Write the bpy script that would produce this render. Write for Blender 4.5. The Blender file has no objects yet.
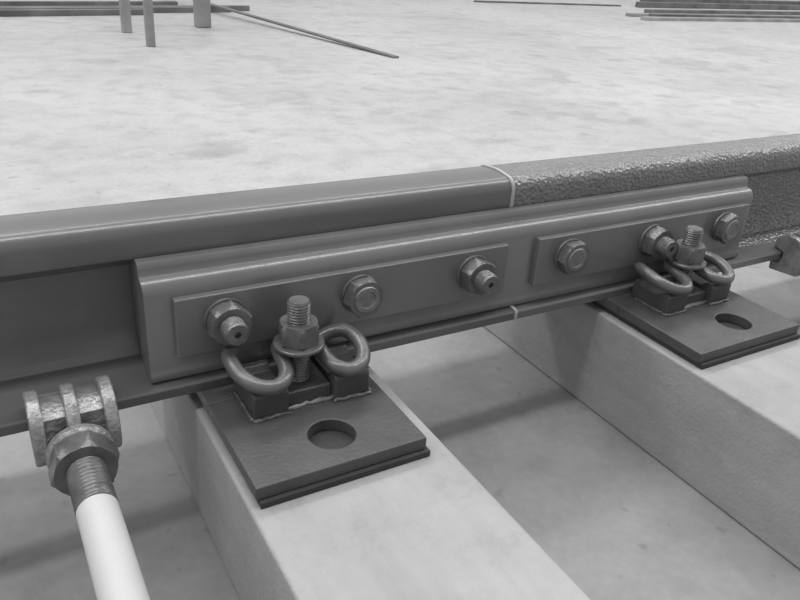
import bpy, bmesh, math, random
from mathutils import Vector, Matrix
random.seed(7)
S=0.001
scene=bpy.context.scene
scene.view_settings.view_transform='Standard'
col=scene.collection

# ---------------------------------------------------------------- materials
def mat(name, c=0.5, rough=0.5, metal=0.0, var=0.0, vscale=20, bump=0.0, bscale=200, stretch=(1,1,1), kind='noise', spec=0.5, bdist=.002, blot=0.0):
    m=bpy.data.materials.new(name); m.use_nodes=True
    nt=m.node_tree; b=nt.nodes['Principled BSDF']
    b.inputs['Roughness'].default_value=rough; b.inputs['Metallic'].default_value=metal
    b.inputs['Base Color'].default_value=(c,c,c,1)
    b.inputs['Specular IOR Level'].default_value=spec
    tc=nt.nodes.new('ShaderNodeTexCoord'); mp=nt.nodes.new('ShaderNodeMapping')
    mp.inputs['Scale'].default_value=stretch
    nt.links.new(tc.outputs['Object'],mp.inputs['Vector'])
    if var>0:
        n=nt.nodes.new('ShaderNodeTexNoise'); n.inputs['Scale'].default_value=vscale; n.inputs['Detail'].default_value=6; n.inputs['Roughness'].default_value=.6
        nt.links.new(mp.outputs[0],n.inputs['Vector'])
        r=nt.nodes.new('ShaderNodeMapRange'); r.inputs['From Min'].default_value=.3; r.inputs['From Max'].default_value=.7
        r.inputs['To Min'].default_value=c*(1-var); r.inputs['To Max'].default_value=c*(1+var)
        nt.links.new(n.outputs['Fac'],r.inputs['Value']); out=r.outputs[0]
        if blot>0:
            for sc,lo,hi,k0,k1 in ((5,.35,.65,1-blot,1+blot),(22,.55,.7,1,1-blot*1.2)):
                n2=nt.nodes.new('ShaderNodeTexNoise'); n2.inputs['Scale'].default_value=sc; n2.inputs['Detail'].default_value=8; n2.inputs['Roughness'].default_value=.7
                nt.links.new(tc.outputs['Object'],n2.inputs['Vector'])
                r2=nt.nodes.new('ShaderNodeMapRange'); r2.inputs[1].default_value=lo; r2.inputs[2].default_value=hi; r2.inputs[3].default_value=k0; r2.inputs[4].default_value=k1
                nt.links.new(n2.outputs['Fac'],r2.inputs[0]); mm=nt.nodes.new('ShaderNodeMath'); mm.operation='MULTIPLY'
                nt.links.new(out,mm.inputs[0]); nt.links.new(r2.outputs[0],mm.inputs[1]); out=mm.outputs[0]
        nt.links.new(out,b.inputs['Base Color'])
    if bump>0:
        if kind=='voronoi':
            t=nt.nodes.new('ShaderNodeTexVoronoi'); t.feature='SMOOTH_F1'; out='Distance'; t.inputs['Smoothness'].default_value=.6
        else:
            t=nt.nodes.new('ShaderNodeTexNoise'); t.inputs['Detail'].default_value=4; out='Fac'
        t.inputs['Scale'].default_value=bscale
        nt.links.new((tc.outputs['Object'] if blot>0 else mp.outputs[0]),t.inputs['Vector'])
        bp=nt.nodes.new('ShaderNodeBump'); bp.inputs['Strength'].default_value=bump; bp.inputs['Distance'].default_value=bdist
        nt.links.new(t.outputs[out],bp.inputs['Height']); nt.links.new(bp.outputs[0],b.inputs['Normal'])
    return m
M_rail=mat('rail_paint',.10,.27,0,.12,6,.06,300,(1,3,3),spec=.9)
M_rough=mat('rail_hammered_paint',.14,.22,0,.15,30,.9,210,(1,1,1),kind='voronoi',spec=.9,bdist=.0025)
M_fish=mat('fishplate_paint',.13,.29,0,.12,10,.06,350,spec=1.0)
M_plate=mat('baseplate_paint',.065,.42,0,.2,25,.3,220)
M_clip=mat('clip_paint',.09,.3,0,.2,40,.12,300,spec=.8)
M_bolt=mat('bolt_steel',.12,.34,.3,.3,60,.2,300,spec=.8)
M_stud=mat('stud_zinc',.2,.38,.5,.25,80,.1,400)
M_ins=mat('insulation_board',.36,.6,0,.1,50)
M_cast=mat('cast_steel',.34,.38,.55,.35,60,.8,220)
M_pipe=mat('pipe_plastic',.48,.5,0,.06,15)
M_weld=mat('weld_bead',.12,.4,.3,.4,120,.6,300)
M_sleep=mat('sleeper_concrete',.315,.6,0,.08,8,.5,220,(4,.8,4),blot=.11)
M_pad=mat('rubber_pad',.035,.7,0,.2,60)
M_far=mat('scrap_steel',.14,.6,.2,.4,5)
M_farl=mat('trestle_steel',.28,.6,.1,.3,5)

# floor material: plain dusty slab with soft stains and scuffs, darker along and in front of the track
def floor_mat():
    m=bpy.data.materials.new('floor_concrete'); m.use_nodes=True; nt=m.node_tree; b=nt.nodes['Principled BSDF']
    L=nt.links.new
    tc=nt.nodes.new('ShaderNodeTexCoord')
    def noise(sc,det,r=.6,st=(1,1,1),dist=0,off=(0,0,0)):
        mp=nt.nodes.new('ShaderNodeMapping'); mp.inputs['Scale'].default_value=st; mp.inputs['Location'].default_value=off; L(tc.outputs['Object'],mp.inputs['Vector'])
        n=nt.nodes.new('ShaderNodeTexNoise'); n.inputs['Scale'].default_value=sc; n.inputs['Detail'].default_value=det; n.inputs['Roughness'].default_value=r; n.inputs['Distortion'].default_value=dist
        L(mp.outputs[0],n.inputs['Vector']); return n.outputs['Fac']
    def mr(s,a,b_,c,d):
        r=nt.nodes.new('ShaderNodeMapRange'); r.inputs[1].default_value=a; r.inputs[2].default_value=b_; r.inputs[3].default_value=c; r.inputs[4].default_value=d; L(s,r.inputs[0]); return r.outputs[0]
    def mul(a,b_,op='MULTIPLY'):
        x=nt.nodes.new('ShaderNodeMath'); x.operation=op; L(a,x.inputs[0]); L(b_,x.inputs[1]); return x.outputs[0]
    a=mr(noise(.9,4,.5),.3,.7,.36,.43)
    c=mr(noise(2.2,3,.45,(1,1.2,1),0),.54,.60,1.0,.93)
    c2=mr(noise(3.4,2.5,.5,(1,1.3,1),0,(3,7,0)),.60,.64,1.0,.88)
    d=mr(noise(70,5),.3,.7,.93,1.07)
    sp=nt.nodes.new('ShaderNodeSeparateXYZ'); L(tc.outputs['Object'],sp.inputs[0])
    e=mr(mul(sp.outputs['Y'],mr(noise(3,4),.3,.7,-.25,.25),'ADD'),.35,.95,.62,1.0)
    f=mr(noise(11,5,.6,off=(1,2,0)),.45,.72,1.04,.84)
    g=mr(noise(30,3,.5,off=(5,2,0)),.66,.70,1.0,.80)
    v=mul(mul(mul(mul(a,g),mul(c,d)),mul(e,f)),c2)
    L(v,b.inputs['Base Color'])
    L(mr(noise(1.8,5,.6),.35,.65,.45,.6),b.inputs['Roughness'])
    bp=nt.nodes.new('ShaderNodeBump'); bp.inputs['Strength'].default_value=.2; bp.inputs['Distance'].default_value=.003
    L(noise(80,4),bp.inputs['Height']); L(bp.outputs[0],b.inputs['Normal'])
    return m
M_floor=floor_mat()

# ---------------------------------------------------------------- helpers
def empty(name,loc=(0,0,0)):
    e=bpy.data.objects.new(name,None); e.empty_display_size=.05; col.objects.link(e); e.location=Vector(loc)*S; return e
def finish(bm,name,m,parent=None,smooth=True,bevel=0,seg=2,angle=40):
    bmesh.ops.recalc_face_normals(bm,faces=bm.faces[:])
    bmesh.ops.scale(bm,vec=(S,S,S),verts=bm.verts[:])
    me=bpy.data.meshes.new(name); bm.to_mesh(me); bm.free()
    o=bpy.data.objects.new(name,me); col.objects.link(o); me.materials.append(m)
    if smooth:
        for p in me.polygons: p.use_smooth=True
        me.set_sharp_from_angle(angle=math.radians(angle))
    if bevel>0:
        md=o.modifiers.new('bevel','BEVEL'); md.width=bevel*S; md.segments=seg; md.limit_method='ANGLE'; md.angle_limit=math.radians(35); md.harden_normals=True
    if parent: 
        o.parent=parent; o.location=-parent.location
    return o
def bm_box(bm,x0,x1,y0,y1,z0,z1):
    v=[bm.verts.new((x,y,z)) for x in(x0,x1) for y in(y0,y1) for z in(z0,z1)]
    for f in((0,1,3,2),(4,6,7,5),(0,4,5,1),(2,3,7,6),(0,2,6,4),(1,5,7,3)): bm.faces.new([v[i] for i in f])
def box(name,x0,x1,y0,y1,z0,z1,m,parent=None,bevel=1.5):
    bm=bmesh.new(); bm_box(bm,x0,x1,y0,y1,z0,z1); return finish(bm,name,m,parent,True,bevel)
def bm_prism(bm,prof,x0,x1,nx=1):
    rings=[]
    for i in range(nx+1):
        x=x0+(x1-x0)*i/nx; rings.append([bm.verts.new((x,y,z)) for y,z in prof])
    n=len(prof)
    for a,b in zip(rings,rings[1:]):
        for i in range(n): bm.faces.new([a[i],a[(i+1)%n],b[(i+1)%n],b[i]])
    bm.faces.new(rings[0]); bm.faces.new(rings[-1][::-1])
def prism(name,prof,x0,x1,m,parent=None,bevel=0,angle=30):
    bm=bmesh.new(); bm_prism(bm,prof,x0,x1); return finish(bm,name,m,parent,True,bevel,angle=angle)
AX={'X':Matrix.Rotation(math.pi/2,4,'Y'),'Y':Matrix.Rotation(math.pi/2,4,'X'),'Z':Matrix.Identity(4)}
# lathe around local Z; 'Y' axis maps local +z to -Y (towards the camera side)
def bm_lathe(bm,prof,c,axis,n=40,rot=0.0):
    rings=[]
    for r,z in prof: rings.append([bm.verts.new(AX[axis]@Vector((r*math.cos(rot+2*math.pi*k/n),r*math.sin(rot+2*math.pi*k/n),z))+Vector(c)) for k in range(n)])
    for a,b in zip(rings,rings[1:]):
        for i in range(n): bm.faces.new([a[i],a[(i+1)%n],b[(i+1)%n],b[i]])
    bm.faces.new(rings[0]); bm.faces.new(rings[-1])
def lathe(name,prof,c,axis,m,parent=None,n=40,rot=0,bevel=0,angle=35):
    bm=bmesh.new(); bm_lathe(bm,prof,c,axis,n,rot); return finish(bm,name,m,parent,True,bevel,angle=angle)
def hexnut(name,c,axis,af,h,m,parent,rot=0.0):
    R=af/2/math.cos(math.pi/6)
    bm=bmesh.new(); n=48; rings=[]
    def hr(t):
        a=(t-rot)%(math.pi/3)-math.pi/6
        return af/2/math.cos(a)
    for z,lim in ((0,af/2*1.0),(0.0,af/2*1.02),(h*.13,R),(h*.87,R),(h,af/2*1.02),(h,af/2*.99)):
        rings.append([bm.verts.new(AX[axis]@Vector((min(hr(t),lim)*math.cos(t),min(hr(t),lim)*math.sin(t),z))+Vector(c)) for t in [rot+2*math.pi*k/n for k in range(n)]])
    for a,b in zip(rings,rings[1:]):
        for i in range(n): bm.faces.new([a[i],a[(i+1)%n],b[(i+1)%n],b[i]])
    bm.faces.new(rings[0]); bm.faces.new(rings[-1])
    return finish(bm,name,m,parent,True,0,angle=22)
def thread(name,c,axis,r,h,m,parent,pitch=3.0,depth=1.5,hole=0):
    bm=bmesh.new(); n=28; steps=int(h/pitch*6); rings=[]
    for i in range(steps+1):
        z=h*i/steps; ring=[]
        for k in range(n):
            t=2*math.pi*k/n; ph=(z/pitch-k/n)%1.0; rr=r-depth*abs(2*ph-1)
            if z>h-2.5: rr=min(rr,r-depth*.6-(z-h+2.5)*.5)
            ring.append(bm.verts.new(AX[axis]@Vector((rr*math.cos(t),rr*math.sin(t),z))+Vector(c)))
        rings.append(ring)
    if hole:
        for rr,z in((hole,h),(hole*.9,h-5)):
            rings.append([bm.verts.new(AX[axis]@Vector((rr*math.cos(2*math.pi*k/n),rr*math.sin(2*math.pi*k/n),z))+Vector(c)) for k in range(n)])
    for a,b in zip(rings,rings[1:]):
        for i in range(n): bm.faces.new([a[i],a[(i+1)%n],b[(i+1)%n],b[i]])
    bm.faces.new(rings[0]); bm.faces.new(rings[-1])
    return finish(bm,name,m,parent,True,0,angle=50)
def catmull(P,k=8):
    P=[Vector(p) for p in P]; Q=[P[0]*2-P[1]]+P+[P[-1]*2-P[-2]]; out=[]
    for i in range(1,len(Q)-2):
        a,b,c,d=Q[i-1:i+3]
        for j in range(k):
            t=j/k; out.append(.5*((2*b)+(c-a)*t+(2*a-5*b+4*c-d)*t*t+(-a+3*b-3*c+d)*t**3))
    out.append(P[-1]); return out
def bm_sweep(bm,path,r,n=16,cap=True,jit=0):
    T=[(path[min(i+1,len(path)-1)]-path[max(i-1,0)]).normalized() for i in range(len(path))]
    u=T[0].orthogonal().normalized(); rings=[]
    seq=[]
    for i,p in enumerate(path):
        u=(u-T[i]*u.dot(T[i])).normalized(); seq.append((p,T[i],u.copy(),r*(1+random.uniform(-jit,jit))))
    if cap:
        pre=[(seq[0][0]-seq[0][1]*r*.45*s,seq[0][1],seq[0][2],r*k) for s,k in((1,.55),(.75,.85))]
        post=[(seq[-1][0]+seq[-1][1]*r*.45*s,seq[-1][1],seq[-1][2],r*k) for s,k in((.75,.85),(1,.55))]
        seq=pre+seq+post
    for p,t,u,rr in seq:
        w=t.cross(u); rings.append([bm.verts.new(p+(u*math.cos(2*math.pi*k/n)+w*math.sin(2*math.pi*k/n))*rr) for k in range(n)])
    for a,b in zip(rings,rings[1:]):
        for i in range(n): bm.faces.new([a[i],a[(i+1)%n],b[(i+1)%n],b[i]])
    bm.faces.new(rings[0]); bm.faces.new(rings[-1])
def sweep(name,path,r,m,parent=None,n=16,jit=0):
    bm=bmesh.new(); bm_sweep(bm,path,r,n,True,jit); return finish(bm,name,m,parent,True,0,angle=60)

# ---------------------------------------------------------------- rails
def arc(cy,cz,r,a0,a1,n):
    return [(cy+r*math.cos(math.radians(a0+(a1-a0)*i/n)),cz+r*math.sin(math.radians(a0+(a1-a0)*i/n))) for i in range(n+1)]
def rail_prof(g=0.0):
    h=[(75,0),(75.5,2),(75.5,10),(74,12.2),(46,17),(30,20.5),(20,25),(13,32),(9.5,42),(8.25,56),(8.25,112),(10,122),(15,129),(24,133.5),(33,136.5),(36,139),(36.5,142)]
    h+=[(36.3,156)]+arc(21.5,159,14.8,4,78,7)+[(14,174.7),(7,175.3),(0,175.5)]
    if g:
        out=[]
        for i,(y,z) in enumerate(h):
            if i==0: out.append((y+g,z-g*.6))
            elif y==0: out.append((0,z+g))
            elif i<4: out.append((y+g,z+(g if i==3 else 0)))
            elif i<14: out.append((y+ g*.5,z+g*.8 if i<8 else z))
            elif i<18: out.append((y+g,z))
            else: out.append((y+g*.7,z+g*.7))
        h=out
    left=[(-y,z) for y,z in h if y!=0][::-1]
    return h+left
r1=empty('steel_rail'); prism('rail_body',rail_prof(),-3200,-2.2,M_rail,r1,angle=20)
r2=empty('steel_rail'); o=prism('rail_body_rough',rail_prof(),2.2,3600,M_rough,r2,angle=20)
o.data.materials.append(M_fish)
for p in o.data.polygons:
    if abs(p.normal.x)<.5 and p.center.z<.015: p.material_index=1
ins=empty('rail_joint_insulation'); prism('end_post',rail_prof(1.6),-2.2,2.2,M_ins,ins,angle=20)

# ---------------------------------------------------------------- fishplate with bolts
fp=empty('fishplate')
prof=[(-12,134),(-34,138.5),(-43,138.5),(-46,137.3),(-48,134.5),(-48.6,131),(-49,126),(-50,124.5),(-54,123.5),(-58,121.5),(-61,118.5),(-63,114.5),(-64,110),(-64,30),(-66,24),(-67,20),(-66,16),(-60,15.6),(-30,21.5),(-22,26),(-22,40),(-12,60)]
prism('fishplate_body',prof,-450,443,M_fish,fp,angle=30)
prism('fishplate_body_rear',[(-y,z) for y,z in prof],-450,443,M_fish,fp,angle=30)
for i,(a,b) in enumerate(((-424,-24),(24,426))):
    box('washer_plate_%d'%(i+1),a,b,-73,-63.5,42,106,M_fish,fp,1.5)
    box('washer_plate_rear_%d'%(i+1),a,b,63.5,73,42,106,M_fish,fp,1.5)
ZB=78
for i in range(6):
    x=(-2.5+i)*150; y=-73
    par=fp
    rot=random.uniform(0,1)
    lathe('bolt_washer_%d'%i,[(8,0),(22.5,0),(23,1),(22.5,3),(22,3.4),(8,3.4)],(x,y,ZB),'Y',M_bolt,par)
    if i in(0,2,4):
        hexnut('bolt_nut_%d'%i,(x,y-3.4,ZB),'Y',39,18,M_bolt,par,rot)
        thread('bolt_stud_%d'%i,(x,y-18,ZB),'Y',13,20,M_bolt,par,3.2,1.5,3.5)
        hexnut('bolt_head_rear_%d'%i,(x,73+18,ZB),'Y',38,17,M_bolt,par,rot)
    else:
        hexnut('bolt_head_%d'%i,(x,y-3.4,ZB),'Y',40,14,M_bolt,par,rot)
        lathe('bolt_head_face_%d'%i,[(15,0),(15.5,.2),(14.5,1.6),(10,1.8),(9,.9),(0.5,.9)],(x,y-17.2,ZB),'Y',M_stud,par)
        thread('bolt_end_rear_%d'%i,(x,73+45,ZB),'Y',12,45,M_stud,par,3,1.4)

# ---------------------------------------------------------------- sleepers, base plates, clips
ZP=-14; ZS=-21
def sleeper(x0,x1):
    e=empty('concrete_sleeper',((x0+x1)/2,0,-170))
    bm=bmesh.new(); bm_box(bm,x0,x1,-1500,330,-170,ZS); finish(bm,'beam',M_sleep,e,True,4,3)
def baseplate(x0,x1,hx,y0=-238,y1=238):
    e=empty('rail_baseplate',(hx,0,0))
    bm=bmesh.new()
    def plate(z0,z1,r,ex):
        n=48
        for sgn in(-1,1):
            cy=sgn*194
            circ=[[bm.verts.new((hx+r*math.cos(2*math.pi*k/n),cy+r*math.sin(2*math.pi*k/n),z)) for k in range(n)] for z in(z0,z1)]
            X0,X1=x0-ex,x1+ex; Y0,Y1=(y0-ex,-100) if sgn<0 else (100,y1+ex)
            def sq(t):
                dx,dy=math.cos(t),math.sin(t); k=1e9
                if dx>1e-9:k=min(k,(X1-hx)/dx)
                if dx<-1e-9:k=min(k,(X0-hx)/dx)
                if dy>1e-9:k=min(k,(Y1-cy)/dy)
                if dy<-1e-9:k=min(k,(Y0-cy)/dy)
                return hx+dx*k,cy+dy*k
            pts=[sq(2*math.pi*k/n) for k in range(n)]
            for cxx,cyy in((X0,Y0),(X0,Y1),(X1,Y0),(X1,Y1)):
                j=min(range(n),key=lambda q:(pts[q][0]-cxx)**2+(pts[q][1]-cyy)**2); pts[j]=(cxx,cyy)
            out=[[bm.verts.new((px,py,z)) for px,py in pts] for z in(z0,z1)]
            for k in range(n):
                q=(k+1)%n
                bm.faces.new([circ[0][k],circ[0][q],circ[1][q],circ[1][k]])
                bm.faces.new([circ[1][k],circ[1][q],out[1][q],out[1][k]])
                bm.faces.new([circ[0][k],circ[0][q],out[0][q],out[0][k]])
                bm.faces.new([out[0][k],out[0][q],out[1][q],out[1][k]])
        bm_box(bm,x0-ex,x1+ex,-100,100,z0,z1)
    plate(ZP,0,23,0)
    finish(bm,'plate',M_plate,e,True,1.6)
    bm=bmesh.new()
    bm_box(bm,x0+3,x1+3,y0-4,y1+4,ZS,ZP)
    finish(bm,'rail_pad',M_pad,e,True,1.0)
def tripath(x0,x1,y,z,step=4):
    n=max(2,int(abs(x1-x0)/step)); return [Vector((x0+(x1-x0)*i/n,y+random.uniform(-1,1),z+random.uniform(-.6,.6))) for i in range(n+1)]
def clip(bx,by,rotn):
    e=empty('rail_spring_clip',(bx,by,0))
    for s,a,b in((-1,-62,-26),(1,24,63)):
        bm=bmesh.new()
        bm_prism(bm,[(by-34,0),(by-34,25),(by-31,28.5),(by-22,28.5),(by-14,22),(by+14,22),(by+20,28),(by+28,28),(by+31,0)],bx+a,bx+b)
        finish(bm,'shoulder_%s'%('a' if s<0 else 'b'),M_plate,e,True,1.5)
        sweep('weld_%s'%('a' if s<0 else 'b'),tripath(bx+a-1,bx+b+1,by-35.5,1),2.2,M_weld,e,10,.25)
        xs=bx+(b if s>0 else a)+(1.5 if s>0 else -1.5)
        sweep('weld_side_%s'%('a' if s<0 else 'b'),[Vector((xs+random.uniform(-.8,.8),by-34+4*i,1)) for i in range(14)],2.0,M_weld,e,10,.25)
    box('bolt_seat',bx-26,bx+24,by-26,by+30,0,17,M_plate,e,2)
    sweep('weld_seat',tripath(bx-26,bx+24,by-28,1),3.0,M_stud,e,10,.25)
    H=[(0,24,47),(11,22,47),(19,13,46),(21,0,44),(22,-14,41),(27,-29,38),(39,-37,36),(54,-32,38),(63,-16,43),(64,4,47),(58,20,48),(46,29,43),(34,31,36),(24,30,31)]
    Lh=[(0,24,47),(11,22,47),(19,13,46),(21,0,44),(22,-14,41),(28,-29,38),(41,-37,36),(57,-32,38),(68,-16,43),(71,2,47),(69,17,48),(64,25,46)]
    P=[(-x,y,z) for x,y,z in Lh[::-1]][:-1]+H
    sweep('spring_clip',catmull([(bx+x,by+y,z) for x,y,z in P],6),7.6,M_clip,e,18)
    lathe('flat_washer',[(10,0),(25,0),(26,1),(26,3.5),(25,4.5),(10,4.5)],(bx-2,by,54),'Z',M_bolt,e)
    hexnut('clip_nut',(bx-2,by,58.5),'Z',37,23,M_bolt,e,rotn)
    thread('clip_bolt',(bx-2,by,10),'Z',12,95,M_bolt,e,3.2,1.5)
sleeper(-411,-205); sleeper(152,362)
baseplate(-405,-232,-313); baseplate(161,358,277)
clip(-311,-112,.3); clip(262,-112,.9)

# ---------------------------------------------------------------- gauge tie rods
def tierod(cx):
    e=empty('gauge_tie_rod',(cx,-110,-170))
    def arcprof(o):
        return [(-60,17),(-60,30+o*.4),(-68,38+o),(-80,43+o),(-94,42+o),(-106,36+o),(-114-o,24+o*.5),(-118-o,8),(-117-o,-8),(-110,-18-o),(-62,-22-o),(-60,-6),(-77,-6),(-78,12)]
    def p(x0,x1,o,nm):
        bm=bmesh.new(); bm_prism(bm,arcprof(o),x0,x1); finish(bm,nm,M_cast,e,True,2.6,3,angle=50)
    p(cx-30,cx+30,-9,'clasp_body')
    p(cx-37,cx-25,0,'clasp_rib_1'); p(cx-7,cx+5,0,'clasp_rib_2'); p(cx+25,cx+37,0,'clasp_rib_3')
    z=-4
    lathe('collar',[(10,0),(26,0),(29,3),(29,8),(26,11),(10,11)],(cx,-116,z),'Y',M_cast,e)
    hexnut('rod_nut',(cx,-127,z),'Y',52,24,M_bolt,e,.25)
    thread('rod_thread',(cx,-118,z),'Y',17,86,M_bolt,e,5,2.2)
    lathe('insulating_pipe',[(12,0),(15.5,0),(16.5,1.2),(16.5,1300),(12,1300)],(cx,-202,z),'Y',M_pipe,e)
tierod(-527); tierod(580)

# ---------------------------------------------------------------- floor + distant things
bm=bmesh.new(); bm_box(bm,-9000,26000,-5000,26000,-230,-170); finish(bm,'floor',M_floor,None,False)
def bar(name,a,b,w,h,m,parent):
    a=Vector(a);b=Vector(b);d=(b-a);L=d.length;bm=bmesh.new();bm_box(bm,0,L,-w/2,w/2,0,h)
    X=d.normalized(); up=Vector((0,0,1)) if abs(X.z)<.9 else Vector((0,1,0)); Y=up.cross(X).normalized(); Z=X.cross(Y)
    q=Matrix((X,Y,Z)).transposed().to_4x4(); q.translation=a
    bmesh.ops.transform(bm,matrix=q,verts=bm.verts[:]); return finish(bm,name,m,parent,True,min(w,h)*.1)
Z0=-170
t=empty('steel_trestle',(300,3450,Z0))
bar('leg_1',(290,3685,Z0),(290,3685,700),50,50,M_farl,t); bar('leg_2',(305,3208,Z0),(305,3208,700),40,40,M_farl,t)
bar('crossbar',(298,3208,600),(298,3685,600),50,50,M_farl,t); bar('top_beam',(298,2900,700),(298,4100,700),90,80,M_farl,t)
t=empty('steel_trestle',(780,4700,Z0))
bar('leg_1',(775,3895,Z0),(775,3895,700),85,85,M_farl,t); bar('leg_2',(820,5800,Z0),(820,5800,700),85,85,M_farl,t)
bar('top_beam',(775,3700,700),(825,6000,700),100,90,M_farl,t)
t=empty('steel_bar_bundle',(500,4600,Z0))
for i,(a,b) in enumerate((((-1400,4130),(560,4500)),((-1200,4260),(1200,4720)),((-700,4420),(1370,4820)),((-1500,4560),(900,5000)))):
    bar('bar_%d'%i,(*a,Z0),(*b,Z0),45,35,M_far,t)
t=empty('flat_bar',(1200,4000,Z0)); bar('strip',(1460,2785,Z0),(900,5460,Z0+64),40,9,M_far,t)
t=empty('steel_bar_bundle',(7000,4700,Z0))
for i,(a,b,w_,h_) in enumerate((((5150,4560),(9500,4600),70,30),((5400,4700),(9800,4760),70,45),((5250,4850),(9900,4980),80,30),((5700,5050),(9900,5250),60,50))):
    bar('bar_%d'%i,(*a,Z0),(*b,Z0),w_,h_,M_farl if i%2==0 else M_far,t)
t=empty('steel_bar_bundle',(8000,6300,Z0))
for i,(a,b,w_,h_) in enumerate((((6300,5750),(12500,6100),60,60),((6600,5980),(12800,6400),60,90),((7000,6300),(13500,6900),70,60))):
    bar('bar_%d'%i,(*a,Z0),(*b,Z0),w_,h_,M_far,t)
t=empty('flat_bar',(5500,5900,Z0)); bar('strip',(4140,5886,Z0),(6100,5820,Z0),50,15,M_far,t)

# ---------------------------------------------------------------- light
w=bpy.data.worlds.new('world'); scene.world=w; w.use_nodes=True; nt=w.node_tree; bg=nt.nodes['Background']
tc=nt.nodes.new('ShaderNodeTexCoord'); sp=nt.nodes.new('ShaderNodeSeparateXYZ'); nt.links.new(tc.outputs['Generated'],sp.inputs[0])
def mr(s,a,b,c,d):
    r=nt.nodes.new('ShaderNodeMapRange'); r.inputs[1].default_value=a;r.inputs[2].default_value=b;r.inputs[3].default_value=c;r.inputs[4].default_value=d
    nt.links.new(s,r.inputs[0]); return r.outputs[0]
mu=nt.nodes.new('ShaderNodeMath'); mu.operation='MULTIPLY'
nt.links.new(mr(sp.outputs['Z'],0,1,.8,.75),mu.inputs[0]); nt.links.new(mr(sp.outputs['Y'],-1,1,.8,1.2),mu.inputs[1])
nt.links.new(mu.outputs[0],bg.inputs['Color']); bg.inputs['Strength'].default_value=.82
l=bpy.data.lights.new('daylight','SUN'); l.energy=.7; l.angle=math.radians(40); lo=bpy.data.objects.new('daylight',l); col.objects.link(lo)
lo.rotation_euler=Vector((-.35,.65,1.0)).to_track_quat('Z','Y').to_euler()
# long roof skylights of the workshop, running parallel to the rail
for i,(y,e_,sx,sy) in enumerate(((-.35,620,26,.5),(3.6,420,26,.5))):
    a=bpy.data.lights.new('roof_skylight','AREA'); a.shape='RECTANGLE'; a.size=sx; a.size_y=sy; a.energy=e_
    ao=bpy.data.objects.new('roof_skylight',a); col.objects.link(ao); ao.location=(3,y,5.5)

# ---------------------------------------------------------------- camera
cam=bpy.data.cameras.new('camera'); co=bpy.data.objects.new('camera',cam); col.objects.link(co)
cam.sensor_width=36; cam.lens=36*738.659/800; cam.clip_start=.01; cam.clip_end=200
co.location=(-.5685143,-.7110091,.4353511); co.rotation_euler=(1.1057,-.0695,-.5203); scene.camera=co
